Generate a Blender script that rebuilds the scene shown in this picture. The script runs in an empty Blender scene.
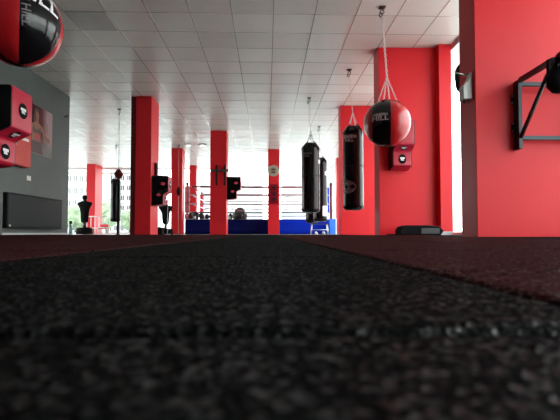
import bpy, bmesh, math, random
from mathutils import Vector, Matrix, noise
random.seed(7)
C = bpy.context.scene.collection
PI = math.pi
# ------------------------------------------------------------------ camera
HC = .0365                       # the phone lies on the mat, lens 3.6 cm up
FPX = 440.0
TH = math.atan(13 / 440.0)       # yaw to the right
PH = math.radians(2.0)           # pitch up
Y0 = 232.8 - FPX * math.tan(PH)
cam_d = bpy.data.cameras.new('camera')
cam = bpy.data.objects.new('camera', cam_d); C.objects.link(cam)
cam.location = (0, 0, HC)
cam.rotation_euler = (PI / 2 + PH, 0, -TH)
cam_d.sensor_width = 36; cam_d.lens = FPX / 560 * 36
cam_d.shift_y = (Y0 - 210) / 560
cam_d.clip_start = .01; cam_d.clip_end = 600
cam_d.dof.use_dof = True; cam_d.dof.focus_distance = 7.0; cam_d.dof.aperture_fstop = 13
bpy.context.scene.camera = cam
ROT = Matrix.Rotation(-TH, 3, 'Z') @ Matrix.Rotation(PI / 2 + PH, 3, 'X')

def ray(px, py):
    return ROT @ Vector(((px - 280) / FPX, (Y0 - py) / FPX, -1))
def at(px, py, Y):               # point of the pixel's ray at room depth Y
    r = ray(px, py); return Vector((0, 0, HC)) + r * (Y / r.y)
def atx(px, py, X):
    r = ray(px, py); return Vector((0, 0, HC)) + r * (X / r.x)

# ------------------------------------------------------------------ materials
def nodes(m):
    m.use_nodes = True
    return m.node_tree.nodes, m.node_tree.links
def mat(name, col, rough=.5, metal=0, var=.08, scale=6, bump=0, bscale=60, coat=0, spec=.5, sheen=0):
    m = bpy.data.materials.new(name)
    N, L = nodes(m); b = N['Principled BSDF']
    b.inputs['Roughness'].default_value = rough; b.inputs['Metallic'].default_value = metal
    b.inputs['Specular IOR Level'].default_value = spec
    b.inputs['Coat Weight'].default_value = coat; b.inputs['Coat Roughness'].default_value = .15
    b.inputs['Sheen Weight'].default_value = sheen
    tc = N.new('ShaderNodeTexCoord')
    nz = N.new('ShaderNodeTexNoise'); nz.inputs['Scale'].default_value = scale; nz.inputs['Detail'].default_value = 4
    L.new(tc.outputs['Object'], nz.inputs['Vector'])
    r = N.new('ShaderNodeValToRGB')
    r.color_ramp.elements[0].position = .3; r.color_ramp.elements[1].position = .7
    r.color_ramp.elements[0].color = tuple(c * (1 - var) for c in col) + (1,)
    r.color_ramp.elements[1].color = tuple(min(1, c * (1 + var)) for c in col) + (1,)
    L.new(nz.outputs['Fac'], r.inputs['Fac']); L.new(r.outputs['Color'], b.inputs['Base Color'])
    if bump:
        n2 = N.new('ShaderNodeTexNoise'); n2.inputs['Scale'].default_value = bscale; n2.inputs['Detail'].default_value = 3
        bp = N.new('ShaderNodeBump'); bp.inputs['Strength'].default_value = bump; bp.inputs['Distance'].default_value = .004
        L.new(tc.outputs['Object'], n2.inputs['Vector']); L.new(n2.outputs['Fac'], bp.inputs['Height'])
        L.new(bp.outputs['Normal'], b.inputs['Normal'])
    return m
def rubber(name, c0, c1, speck):
    # crumb rubber: dull granules with a few shiny ones, too rough for a grazing mirror sheen
    m = bpy.data.materials.new(name); N, L = nodes(m); N.remove(N['Principled BSDF'])
    df = N.new('ShaderNodeBsdfDiffuse'); gl = N.new('ShaderNodeBsdfGlossy'); mx = N.new('ShaderNodeMixShader')
    tc = N.new('ShaderNodeTexCoord')
    v = N.new('ShaderNodeTexVoronoi'); v.inputs['Scale'].default_value = 370
    L.new(tc.outputs['Object'], v.inputs['Vector'])
    sep = N.new('ShaderNodeSeparateColor'); L.new(v.outputs['Color'], sep.inputs['Color'])
    r = N.new('ShaderNodeValToRGB'); e = r.color_ramp.elements
    e[0].position = 0; e[0].color = c0 + (1,); e[1].position = .84; e[1].color = c1 + (1,)
    x = e.new(1.0); x.color = speck + (1,)
    L.new(sep.outputs['Red'], r.inputs['Fac']); L.new(r.outputs['Color'], df.inputs['Color'])
    gl.inputs['Color'].default_value = (.8, .8, .8, 1); gl.inputs['Roughness'].default_value = .38
    fr = N.new('ShaderNodeMapRange'); fr.inputs['From Min'].default_value = .76; fr.inputs['From Max'].default_value = 1
    fr.inputs['To Min'].default_value = .008; fr.inputs['To Max'].default_value = .095
    L.new(sep.outputs['Green'], fr.inputs['Value']); L.new(fr.outputs['Result'], mx.inputs['Fac'])
    nz = N.new('ShaderNodeTexNoise'); nz.inputs['Scale'].default_value = 120; nz.inputs['Detail'].default_value = 3
    L.new(tc.outputs['Object'], nz.inputs['Vector'])
    ad = N.new('ShaderNodeMath'); ad.operation = 'ADD'
    L.new(v.outputs['Distance'], ad.inputs[0]); L.new(nz.outputs['Fac'], ad.inputs[1])
    bp = N.new('ShaderNodeBump'); bp.inputs['Strength'].default_value = .7; bp.inputs['Distance'].default_value = .0013
    L.new(ad.outputs['Value'], bp.inputs['Height'])
    for n_ in (df, gl): L.new(bp.outputs['Normal'], n_.inputs['Normal'])
    L.new(df.outputs[0], mx.inputs[1]); L.new(gl.outputs[0], mx.inputs[2]); L.new(mx.outputs[0], N['Material Output'].inputs['Surface'])
    return m
def glass_mat():
    m = bpy.data.materials.new('window_glass'); N, L = nodes(m)
    for n in list(N):
        if n.type == 'BSDF_PRINCIPLED': N.remove(n)
    t = N.new('ShaderNodeBsdfTransparent'); t.inputs['Color'].default_value = (.93, .96, .95, 1)
    g = N.new('ShaderNodeBsdfGlossy'); g.inputs['Roughness'].default_value = .02
    lw = N.new('ShaderNodeLayerWeight'); f = N.new('ShaderNodeMath'); f.operation = 'POWER'; f.inputs[1].default_value = 5; L.new(lw.outputs['Facing'], f.inputs[0])
    mx = N.new('ShaderNodeMixShader')
    L.new(f.outputs[0], mx.inputs['Fac']); L.new(t.outputs[0], mx.inputs[1]); L.new(g.outputs[0], mx.inputs[2])
    L.new(mx.outputs[0], N['Material Output'].inputs['Surface'])
    return m
def emit_mat(name, col, s):
    m = bpy.data.materials.new(name); N, L = nodes(m); b = N['Principled BSDF']
    b.inputs['Emission Color'].default_value = col + (1,); b.inputs['Emission Strength'].default_value = s
    return m
def ceiling_mat():
    m = bpy.data.materials.new('ceiling_tile'); N, L = nodes(m); b = N['Principled BSDF']
    tc = N.new('ShaderNodeTexCoord'); mp = N.new('ShaderNodeMapping')
    mp.inputs['Location'].default_value = (-.09 / .6, -.27 / .6, 0); mp.inputs['Scale'].default_value = (1 / .6, 1 / .6, 0)
    L.new(tc.outputs['Object'], mp.inputs['Vector'])
    fl = N.new('ShaderNodeVectorMath'); fl.operation = 'FLOOR'; L.new(mp.outputs['Vector'], fl.inputs[0])
    wn = N.new('ShaderNodeTexWhiteNoise'); wn.noise_dimensions = '2D'; L.new(fl.outputs['Vector'], wn.inputs['Vector'])
    r = N.new('ShaderNodeValToRGB'); e = r.color_ramp.elements
    e[0].position = 0; e[0].color = (.66, .645, .60, 1); e[1].position = 1; e[1].color = (.78, .765, .715, 1)
    L.new(wn.outputs['Value'], r.inputs['Fac'])
    nz = N.new('ShaderNodeTexNoise'); nz.inputs['Scale'].default_value = 1.3; nz.inputs['Detail'].default_value = 5
    L.new(tc.outputs['Object'], nz.inputs['Vector'])
    mx = N.new('ShaderNodeMix'); mx.data_type = 'RGBA'; mx.blend_type = 'MULTIPLY'; mx.inputs['Factor'].default_value = .12
    L.new(r.outputs['Color'], mx.inputs['A']); L.new(nz.outputs['Fac'], mx.inputs['B'])
    L.new(mx.outputs['Result'], b.inputs['Base Color'])
    rr = N.new('ShaderNodeMapRange'); rr.inputs['To Min'].default_value = .30; rr.inputs['To Max'].default_value = .38
    L.new(wn.outputs['Value'], rr.inputs['Value']); L.new(rr.outputs['Result'], b.inputs['Roughness'])
    b.inputs['Specular IOR Level'].default_value = .5
    return m

M = dict(
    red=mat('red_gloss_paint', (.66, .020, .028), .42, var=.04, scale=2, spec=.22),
    maroon=mat('maroon_ball_and_shade', (.13, .008, .010), .6, spec=.2),  # pillar strip: shade put into the colour; ball: its own colour
    grey_wall=mat('grey_wall_paint', (.082, .094, .087), .6, var=.06, scale=3),
    back_wall=mat('back_wall_paint', (.06, .065, .07), .7),
    ceiling=ceiling_mat(),
    bar=mat('ceiling_bar_enamel', (.58, .57, .54), .12, metal=.35, spec=1.0),
    glass=glass_mat(),
    frame=mat('window_frame_white', (.72, .74, .74), .4),
    base=mat('grey_floor_tile', (.30, .30, .29), .35),
    rub_b=rubber('black_rubber_crumb', (.002, .002, .002), (.006, .006, .006), (.03, .03, .03)),
    rub_r=rubber('red_rubber_crumb', (.016, .004, .004), (.045, .010, .011), (.08, .04, .04)),
    skirt=mat('pale_skirting', (.45, .45, .44), .4),
    black=mat('black_vinyl', (.004, .004, .005), .22, bump=.15, bscale=12, spec=.25),
    blackm=mat('black_matte', (.006, .006, .007), .8, bump=.2, spec=.1),
    steelb=mat('black_powder_coat', (.009, .009, .010), .45),
    steelg=mat('grey_painted_tube', (.075, .085, .10), .6, spec=.3),
    padred=mat('red_vinyl', (.42, .010, .035), .32, bump=.25, bscale=20, coat=.15),
    padlogo=mat('pink_red_print', (.75, .05, .09), .5),
    white=mat('white_print', (.75, .75, .75), .5),
    greyp=mat('grey_print', (.16, .15, .15), .5),
    silver=mat('silver_print', (.55, .57, .58), .35, metal=.3),
    steel=mat('chain_steel', (.62, .62, .62), .3, metal=.9),
    steeld=mat('dark_hook_steel', (.05, .05, .05), .45, metal=.5),
    bred=mat('ball_red_vinyl', (.42, .010, .014), .25, bump=.15, bscale=8, coat=.1),
    bblack=mat('ball_black_vinyl', (.004, .004, .005), .16, bump=.2, bscale=6, spec=.45),
    coral=mat('coral_cabinet_enamel', (.55, .055, .045), .5, spec=.3),
    rad=mat('charcoal_radiator', (.007, .010, .011), .5, spec=.2),
    plate=mat('white_plastic', (.72, .72, .70), .4),
    navy=mat('navy_canvas', (.003, .006, .085), .8, spec=.1),
    royal=mat('royal_canvas', (.002, .022, .42), .8, spec=.1),
    lblue=mat('light_blue_vinyl', (.02, .17, .72), .45),
    canvas=mat('ring_canvas', (.45, .5, .55), .7),
    ropered=mat('red_rope_cover', (.20, .012, .03), .5),
    ropewhite=mat('white_rope_cover', (.50, .44, .46), .5),
    ropeblue=mat('dark_blue_rope_cover', (.05, .07, .16), .5),
    gold=mat('beige_brass_sign', (.42, .34, .25), .5),
    brown=mat('brown_relief', (.12, .07, .05), .6),
    skin=mat('printed_skin', (.30, .145, .11), .8, spec=.1),
    hair=mat('printed_hair', (.10, .035, .03), .6),
    gloveprint=mat('printed_glove_red', (.45, .05, .07), .6),
    topprint=mat('printed_top', (.10, .05, .05), .6),
    build=mat('white_render', (.42, .42, .42), .8),
    bwin=mat('building_window', (.035, .04, .045), .3),
    palepink=mat('pale_pink_vinyl', (.40, .15, .17), .5),
    bpale=mat('glare_pale_window', (.42, .43, .44), .4),  # window colour lightened to carry the glare outside behind the ring
    leaf=mat('leaves', (.16, .21, .13), .7, var=.4, scale=1.2),
    bark=mat('bark', (.10, .07, .05), .8),
    ground=mat('pale_pavement', (.58, .59, .56), .8),
    cyan=mat('clear_blue_plastic', (.35, .58, .62), .25),
    lamp=emit_mat('lamp_glow', (1, .98, .95), 3),
    frost=mat('frosted_panel', (.42, .42, .40), .3),
    gdark=mat('headgear_black', (.02, .02, .025), .4),
    greyv=mat('grey_vinyl', (.14, .15, .16), .4),
)
# poster backdrop: printed burgundy to pale fade
def poster_mat():
    m = bpy.data.materials.new('printed_backdrop'); N, L = nodes(m); b = N['Principled BSDF']
    tc = N.new('ShaderNodeTexCoord'); sx = N.new('ShaderNodeSeparateXYZ'); L.new(tc.outputs['Generated'], sx.inputs[0])
    nz = N.new('ShaderNodeTexNoise'); nz.inputs['Scale'].default_value = 3; L.new(tc.outputs['Generated'], nz.inputs['Vector'])
    a = N.new('ShaderNodeMath'); a.operation = 'MULTIPLY_ADD'; a.inputs[1].default_value = .35
    L.new(nz.outputs['Fac'], a.inputs[0]); L.new(sx.outputs['Y'], a.inputs[2])
    b.inputs['Specular IOR Level'].default_value = .1
    r = N.new('ShaderNodeValToRGB'); e = r.color_ramp.elements
    e[0].position = .35; e[0].color = (.035, .010, .009, 1); e[1].position = 1.0; e[1].color = (.40, .27, .27, 1)
    q = e.new(.75); q.color = (.13, .04, .045, 1)
    L.new(a.outputs[0], r.inputs['Fac'])
    r2 = N.new('ShaderNodeMix'); r2.data_type = 'RGBA'
    mr = N.new('ShaderNodeMapRange'); mr.inputs['From Min'].default_value = .42; mr.inputs['From Max'].default_value = .1
    L.new(sx.outputs['Z'], mr.inputs['Value']); L.new(mr.outputs['Result'], r2.inputs['Factor'])
    L.new(r.outputs['Color'], r2.inputs['A']); r2.inputs['B'].default_value = (.22, .21, .2, 1)
    L.new(r2.outputs['Result'], b.inputs['Base Color']); b.inputs['Roughness'].default_value = .8
    return m
M['poster'] = poster_mat()

# ------------------------------------------------------------------ mesh helpers
class MB:
    def __init__(s): s.bm = bmesh.new()
    def box(s, a, b, bev=0, mi=0, rot=None, piv=None):
        a, b = Vector(a), Vector(b)
        r = bmesh.ops.create_cube(s.bm, size=1)
        vs = r['verts']; c = (a + b) / 2; d = b - a
        for v in vs: v.co = Vector((v.co.x * d.x, v.co.y * d.y, v.co.z * d.z)) + c
        fs = list({f for v in vs for f in v.link_faces})
        if bev:
            es = list({e for v in vs for e in v.link_edges})
            rr = bmesh.ops.bevel(s.bm, geom=es, offset=bev, segments=2, affect='EDGES', profile=.5)
            fs = list({f for f in rr['faces']} | {f for v in rr['verts'] if v.is_valid for f in v.link_faces} | {f for f in fs if f.is_valid})
            vs = list({v for f in fs if f.is_valid for v in f.verts})
        for f in fs:
            if f.is_valid: f.material_index = mi
        if rot is not None:
            p = Vector(piv) if piv is not None else c
            for v in vs: v.co = rot @ (v.co - p) + p
        return s
    def tube(s, pts, r, n=10, cap=True, mi=0):
        pts = [Vector(p) for p in pts]; rs = r if isinstance(r, (list, tuple)) else [r] * len(pts)
        rings = []
        prev = None
        for i, p in enumerate(pts):
            t = (pts[min(i + 1, len(pts) - 1)] - pts[max(i - 1, 0)]).normalized()
            if prev is None:
                u = t.orthogonal().normalized()
            else:
                u = (prev - t * prev.dot(t))
                u = u.normalized() if u.length > 1e-6 else t.orthogonal().normalized()
            prev = u; w = t.cross(u)
            rings.append([s.bm.verts.new(p + (u * math.cos(2 * PI * k / n) + w * math.sin(2 * PI * k / n)) * rs[i]) for k in range(n)])
        for A, B in zip(rings, rings[1:]):
            for k in range(n):
                f = s.bm.faces.new((A[k], A[(k + 1) % n], B[(k + 1) % n], B[k])); f.smooth = True; f.material_index = mi
        if cap:
            for q in (list(reversed(rings[0])), rings[-1]):
                f = s.bm.faces.new(q); f.material_index = mi
        return s
    def loft(s, secs, n=24, mi=0, smooth=True, a0=0, a1=2 * PI):
        # secs: (cx, cy, z, rx, ry)
        full = abs(a1 - a0 - 2 * PI) < 1e-6
        m = n if full else n + 1
        rings = [[s.bm.verts.new((cx + rx * math.cos(a0 + (a1 - a0) * k / n), cy + ry * math.sin(a0 + (a1 - a0) * k / n), z)) for k in range(m)] for cx, cy, z, rx, ry in secs]
        for A, B in zip(rings, rings[1:]):
            for k in range(n):
                k2 = (k + 1) % m
                f = s.bm.faces.new((A[k], A[k2], B[k2], B[k])); f.smooth = smooth; f.material_index = mi
        if full:
            s.bm.faces.new(list(reversed(rings[0]))); s.bm.faces.new(rings[-1])
        return s
    def prism(s, poly, axis, a, b, mi=0):
        # poly: 2D points in the two other axes
        def P(u, v, w):
            return {'x': (w, u, v), 'y': (u, w, v), 'z': (u, v, w)}[axis]
        A = [s.bm.verts.new(P(u, v, a)) for u, v in poly]; B = [s.bm.verts.new(P(u, v, b)) for u, v in poly]
        n = len(poly)
        fs = [s.bm.faces.new(A), s.bm.faces.new(list(reversed(B)))]
        for k in range(n): fs.append(s.bm.faces.new((A[k], B[k], B[(k + 1) % n], A[(k + 1) % n])))
        for f in fs: f.material_index = mi
        return s
    def build(s, name, m, parent=None, bevel=0, loc=None):
        bmesh.ops.recalc_face_normals(s.bm, faces=s.bm.faces[:])
        me = bpy.data.meshes.new(name); s.bm.to_mesh(me); s.bm.free()
        for q in (m if isinstance(m, (list, tuple)) else [m]): me.materials.append(M[q] if isinstance(q, str) else q)
        o = bpy.data.objects.new(name, me); C.objects.link(o)
        if parent is not None: o.parent = parent
        if loc is not None: o.location = loc
        if bevel:
            md = o.modifiers.new('bevel', 'BEVEL'); md.width = bevel; md.segments = 3; md.limit_method = 'ANGLE'; md.angle_limit = .6
            for p in me.polygons: p.use_smooth = True
            try: md.harden_normals = True
            except Exception: pass
        return o
def tag(o, label=None, cat=None, group=None, kind=None):
    if label: o['label'] = label
    if cat: o['category'] = cat
    if group: o['group'] = group
    if kind: o['kind'] = kind
    return o
def thing(name, label, cat, loc=(0, 0, 0), rz=0, group=None, kind=None):
    o = bpy.data.objects.new(name, None); C.objects.link(o); o.empty_display_size = .1
    o.location = loc; o.rotation_euler = (0, 0, rz)
    return tag(o, label, cat, group, kind)
def dup(o, parent=None):
    c = o.copy(); C.objects.link(c)
    if parent is not None:
        c.parent = parent
    for ch in [x for x in bpy.data.objects if x.parent == o]: dup(ch, c)
    return c
def text_mesh(txt, size, ext=.001, bold=0):
    cu = bpy.data.curves.new('t', 'FONT'); cu.body = txt; cu.size = size; cu.extrude = ext
    cu.align_x = 'CENTER'; cu.align_y = 'CENTER'; cu.offset = bold; cu.space_line = .8; cu.resolution_u = 2
    o = bpy.data.objects.new('t', cu); C.objects.link(o)
    bpy.context.view_layer.update()
    dg = bpy.context.evaluated_depsgraph_get()
    me = bpy.data.meshes.new_from_object(o.evaluated_get(dg))
    bpy.data.objects.remove(o); bpy.data.curves.remove(cu)
    return me
def text_obj(name, txt, size, m, parent, fn, ext=.001, bold=0, cuts=0, squash=(1, 1)):
    """fn maps flat (x, y, z) of the lettering to the parent's space"""
    me = text_mesh(txt, size, ext, bold); me.name = name
    if cuts:
        bm = bmesh.new(); bm.from_mesh(me)
        bmesh.ops.triangulate(bm, faces=bm.faces[:])
        bmesh.ops.subdivide_edges(bm, edges=bm.edges[:], cuts=cuts, use_grid_fill=True)
        bm.to_mesh(me); bm.free()
    for v in me.vertices: v.co = fn(v.co.x * squash[0], v.co.y * squash[1], v.co.z)
    me.materials.clear(); me.materials.append(M[m])
    o = bpy.data.objects.new(name, me); C.objects.link(o); o.parent = parent
    return o
def chain_mb(mb, p, q, link=.036, w=.011, r=.0032):
    p, q = Vector(p), Vector(q); d = q - p; n = max(1, int(d.length / (link * .78))); t = d.normalized()
    u = t.orthogonal().normalized(); v = t.cross(u)
    for i in range(n):
        c = p + d * ((i + .5) / n); a = u if i % 2 else v
        h = link / 2; pts = []
        for k in range(8):
            an = 2 * PI * k / 8
            pts.append(c + t * (h * math.sin(an)) + a * (w * math.cos(an)))
        pts.append(pts[0]); mb.tube(pts, r, 5, cap=False)
    return mb

# ------------------------------------------------------------------ the setting
ZC = HC + 3.17
GX, GY = .09, .27
def struct(o, label=None): o['kind'] = 'structure'; return o
# floor: base slab plus crumb rubber tiles
fb = MB()
fb.box((-12, -4.2, -.12), (3.9, 22.2, -.022), mi=0)
XB = -.347
EDGE = 9.35
col0 = -10
for c in range(-9, 8):
    x0 = XB + .5 * c; x1 = x0 + .5
    black = (c == 0) or (c >= 4)
    yoff = .163 if c % 2 == 0 else .413
    k = -6
    while True:
        y0 = yoff + .5 * k; y1 = y0 + .5; k += 1
        if y0 > EDGE - .2: break
        if x1 > 1.86 and y1 > 3.9: 
            if y0 > 3.9 and y0 < 4.26: continue
            if y1 > 7.2: continue
        jit = random.uniform(-.0006, .0006)
        g = .005
        xl = max(x0 + g, -4.58)
        fb.box((xl, y0 + g, -.0215), (x1 - g, y1 - g, jit), bev=.0055, mi=2 if black else 1)
floor = struct(fb.build('floor', ['base', 'rub_r', 'rub_b']))

cb = MB(); cb.box((-12, -4.2, ZC), (3.9, 22.2, ZC + .15))
ceil = struct(cb.build('ceiling', 'ceiling'))
gb = MB()
kx = math.ceil((-12 - GX) / .6)
while GX + .6 * kx < 3.9:
    x = GX + .6 * kx; gb.box((x - .007, -4.2, ZC - .004), (x + .007, 22.0, ZC)); kx += 1
ky = math.ceil((-4.1 - GY) / .6)
while GY + .6 * ky < 22:
    y = GY + .6 * ky; gb.box((-12, y - .006, ZC - .003), (3.8, y + .006, ZC)); ky += 1
gb.build('ceiling_grid', 'bar', ceil)
tag(MB().box((GX - .6 * 5 + .01, GY + 6.0 + .01, ZC - .012), (GX - .6 * 4 - .01, GY + 6.6 - .01, ZC - .001), bev=.003).build('ceiling_light_panel', 'frost'),
    'unlit frosted grey light panel set in the ceiling grid near the left', 'light panel')

w = MB(); w.box((-4.75, -4.2, -.02), (-4.6, 10.3, ZC)); w.box((-12, 10.15, -.02), (-4.75, 10.3, ZC))
wl = struct(w.build('wall_left', 'grey_wall'))
w = MB(); w.box((-4.6, 6.4, -.02), (-4.5, 7.62, ZC)); struct(w.build('trim_1', 'grey_wall'))
w = MB(); w.box((-4.599, 7.63, -.02), (-4.585, 10.29, .035)); struct(w.build('baseboard_left', 'skirt'))
w = MB(); w.box((-4.6, -2.7, -.02), (3.3, -2.5, ZC)); struct(w.build('wall_back', 'back_wall'))
w = MB(); w.box((-12.2, 10.3, -.02), (-12, 22.2, .25)); w.box((-12.2, 10.3, 2.9), (-12, 22.2, ZC)); struct(w.build('wall_far_left', 'frame'))

WX = 3.12   # glazed right side
def window(n, axis, u0, u1, w0, z0, z1, step, transoms, thick=.06):
    t = thing('window_%d' % n, None, None, kind='structure')
    f = MB()
    def bx(ua, ub, za, zb):
        if axis == 'x': f.box((ua, w0, za), (ub, w0 + thick, zb))
        else: f.box((w0, ua, za), (w0 + thick, ub, zb))
    hb = .02 if n == 8 else .07
    bx(u0, u1, z0, z0 + .07); bx(u0, u1, z1 - hb, z1)
    k = max(1, round((u1 - u0) / step)); d = (u1 - u0) / k
    for i in range(k + 1):
        u = u0 + d * i; a = max(u0, u - .03); b = min(u1, u + .03); bx(a, b, z0 + .07, z1 - .07)
    for z in transoms:
        for i in range(k): bx(u0 + d * i + .03, u0 + d * (i + 1) - .03, z - .025, z + .025)
    f.build('window_frame', 'frame', t)
    p = MB()
    if axis == 'x': p.box((u0 + .01, w0 + thick * .45, z0 + .02), (u1 - .01, w0 + thick * .55, z1 - .02))
    else: p.box((w0 + thick * .45, u0 + .01, z0 + .02), (w0 + thick * .55, u1 - .01, z1 - .02))
    p.build('pane', 'glass', t)
    return t
YF = 21.7
window(1, 'x', -12, -5.6, YF, -.02, ZC - .002, 1.6, [2.95])
window(8, 'x', -5.59, 3.1, YF, -.02, ZC - .002, 2.9, [])
window(2, 'y', -2.5, 3.9, WX, -.02, ZC - .002, 1.6, [])
window(3, 'y', 4.28, 7.9, WX, -.02, ZC - .002, 1.5, [])
window(4, 'y', 7.92, 10.78, WX, -.02, ZC - .002, 1.5, [])
window(5, 'y', 11.2, 18.3, WX, -.02, ZC - .002, 1.5, [])
window(6, 'y', 18.75, YF, WX, -.02, ZC - .002, 1.5, [])

def pillar(x0, x1, y0, y1, label, extra=None):
    m = MB(); m.box((x0, y0, -.02), (x1, y1, ZC - .001))
    if extra: m.box(*extra)
    o = m.build('pillar', 'red', bevel=.006)
    tag(o, label, 'pillar'); o['kind'] = 'structure'
    return o
pA = pillar(at(135, 200, 10.2).x, at(150.6, 200, 10.2).x, 10.2, 10.9, 'red square pillar with a black wall pad, nearest on the left half')
pB = pillar(at(171, 200, 16.5).x, at(182, 200, 16.5).x, 16.5, 17.0, 'thin dark red pillar left of the ring with a small diamond ball in front')
pC = pillar(at(210, 200, 13.6).x, at(226.4, 200, 13.6).x, 13.6, 14.15, 'red pillar carrying black crossed bars and a black side pad')
pD = pillar(at(268, 200, 16.6).x, at(279.5, 200, 16.6).x, 16.6, 17.05, 'red pillar with the round beige sign in front of the ring')
pE = pillar(at(189.3, 200, 20.7).x, at(196, 200, 20.7).x, 20.7, 21.1, 'narrow red pillar beyond the left side of the ring')
pF = pillar(at(86.3, 200, 20.4).x, at(95, 200, 20.4).x, 20.4, 21.3, 'red pillar with pink side by the far left windows')
pG = pillar(at(341, 200, 10.8).x, 3.18, 10.8, 11.15, 'broad red pillar wall behind the black heavy bag')
pH = pillar(at(379.5, 200, 7.36).x, at(440.5, 200, 7.36).x - .001, 7.36, 7.7, 'broad coral red pillar wall behind the hanging ball',
            ((at(440.5, 200, 7.2).x, 7.2, -.02), (at(453, 200, 7.2).x, 7.7, ZC - .001)))
pI = pillar(at(477, 200, 3.92).x, 3.18, 3.92, 4.24, 'large nearest coral red pillar at the right with a steel bracket')
pJ = pillar(-3.15, -2.62, 3.92, 4.24, 'red pillar just outside the frame carrying the large red wall pad')
pK = pillar(at(337, 200, 18.4).x, 3.18, 18.4, 18.75, 'pale lit pinkish red pillar beside the right end of the ring')
a = at(129.8, 200, 10.2)  # added strip, its dark red paints the shade at the pillar's left edge
tag(MB().box((a.x, 10.22, -.015), (at(134.8, 200, 10.2).x, 10.7, ZC - .002), bev=.006).build('pillar_shade_strip', 'maroon'),
    'dark maroon full height strip of painted shade along the left edge of the nearest left pillar', 'shade strip')
# white skirting blocks at the feet of right pillars
x0, x1 = at(441, 200, 7.18).x, at(452.5, 200, 7.18).x
struct(MB().box((x0, 7.18, -.02), (x1, 7.197, .06)).build('trim_2', 'skirt'))

# ------------------------------------------------------------------ ceiling lamps
for i, px in enumerate((188.5, 202.5)):
    p = at(px, 146, 15.8)
    t = thing('ceiling_lamp', ['lit round ceiling lamp above the left end of the ring, left one of two', 'lit round ceiling lamp above the ring, beside the crossed bar pillar'][i], 'lamp', (p.x, p.y, ZC - .006))
    MB().loft([(0, 0, -.03, .13, .13), (0, 0, -.012, .15, .15), (0, 0, 0, .15, .15)], 20).build('rim', 'plate', t)
    MB().loft([(0, 0, -.04, .05, .05), (0, 0, -.031, .08, .08)], 20).build('diffuser', 'lamp', t)

# ------------------------------------------------------------------ hanging heavy bags
def heavy_bag(name, label, px, ytop, ybot, Y, wpx, hx, logos=None, rz=0, tilt=0, group='black hanging heavy bags'):
    top = at(px, ytop, Y); bot = at(px, ybot, Y); h = top.z - bot.z
    r = (at(px + wpx / 2, 180, Y).x - at(px - wpx / 2, 180, Y).x) / 2
    t = thing(name, label, 'punching bag', (top.x, Y, bot.z), rz, group)
    prof = [(0, .0, .0), (.012, r * .78, 0), (.04, r * .95, 0), (.09, r, 0), (h * .3, r * 1.01, 0), (h * .6, r * .99, 0),
            (h - .13, r * .99, 0), (h - .10, r * .97, 0), (h - .03, r * .72, 0), (h - .008, r * .60, 0), (h, r * .5, 0)]
    m = MB(); secs = [(0, 0, z, max(rr, .01), max(rr, .01)) for z, rr, _ in prof]
    m.loft(secs, 28)
    bmesh.ops.subdivide_edges(m.bm, edges=[e for e in m.bm.edges if abs(e.verts[0].co.z - e.verts[1].co.z) > .3], cuts=5)
    for v in m.bm.verts:
        q = math.hypot(v.co.x, v.co.y)
        if q > r * .6:
            d = 1 + .025 * noise.noise(Vector((v.co.x * 6, v.co.y * 6, v.co.z * 4 + px)))
            v.co.x *= d; v.co.y *= d
    body = m.build('bag_body', 'black', t)
    for z in (h - .135, .07, h * .52):
        MB().loft([(0, 0, z - .006, r * 1.012, r * 1.012), (0, 0, z + .006, r * 1.012, r * 1.012)], 28).build('seam_band', 'blackm', t)
    # hanging straps + chains
    zt = h + .27 * (r / .2)
    for k in range(4):
        an = PI / 4 + k * PI / 2; ca, sa = math.cos(an), math.sin(an)
        MB().tube([(r * .985 * ca, r * .985 * sa, h - .2), (r * .99 * ca, r * .99 * sa, h - .105), (r * .77 * ca, r * .77 * sa, h - .03), (r * .45 * ca, r * .45 * sa, h + .035)], .011, 6).build('hanging_strap', 'blackm', t)
        c = MB(); chain_mb(c, (r * .45 * ca, r * .45 * sa, h + .03), (0, 0, zt)); c.build('suspension_chain', 'steel', t)
    hxx = at(hx, Y0 - 60, Y).x - top.x
    c = MB(); chain_mb(c, (0, 0, zt), (hxx, 0, ZC - bot.z - .13)); c.build('chain', 'steel', t)
    hook(t, ZC - bot.z, hxx)
    if logos: logos(t, r, h)
    return t
def hook(t, z, hx=0):
    m = MB(); m.box((-.045, -.045, z - .014), (.045, .045, z - .002), bev=.003)
    m.tube([(0, 0, z - .01), (0, 0, z - .045)], .012, 8)
    pts = [(.028 * math.sin(k * PI / 6), 0, z - .07 + .028 * math.cos(k * PI / 6)) for k in range(0, 12)]
    m.tube(pts, .007, 6)
    pts = [(-.02 + .02 * math.sin(k * PI / 5), 0, z - .115 + .03 * math.cos(k * PI / 5)) for k in range(0, 10)]
    m.tube(pts, .008, 6)
    m.build('ceiling_hook', 'steeld', t, loc=(hx, 0, 0))
def cylwrap(r, a0, zc, flip=1):
    def f(x, y, z):
        a = a0 + x / r; rr = r + .003 + z
        return Vector((rr * math.cos(a), rr * math.sin(a), zc + y))
    return f
FRONT = -PI / 2
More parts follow.
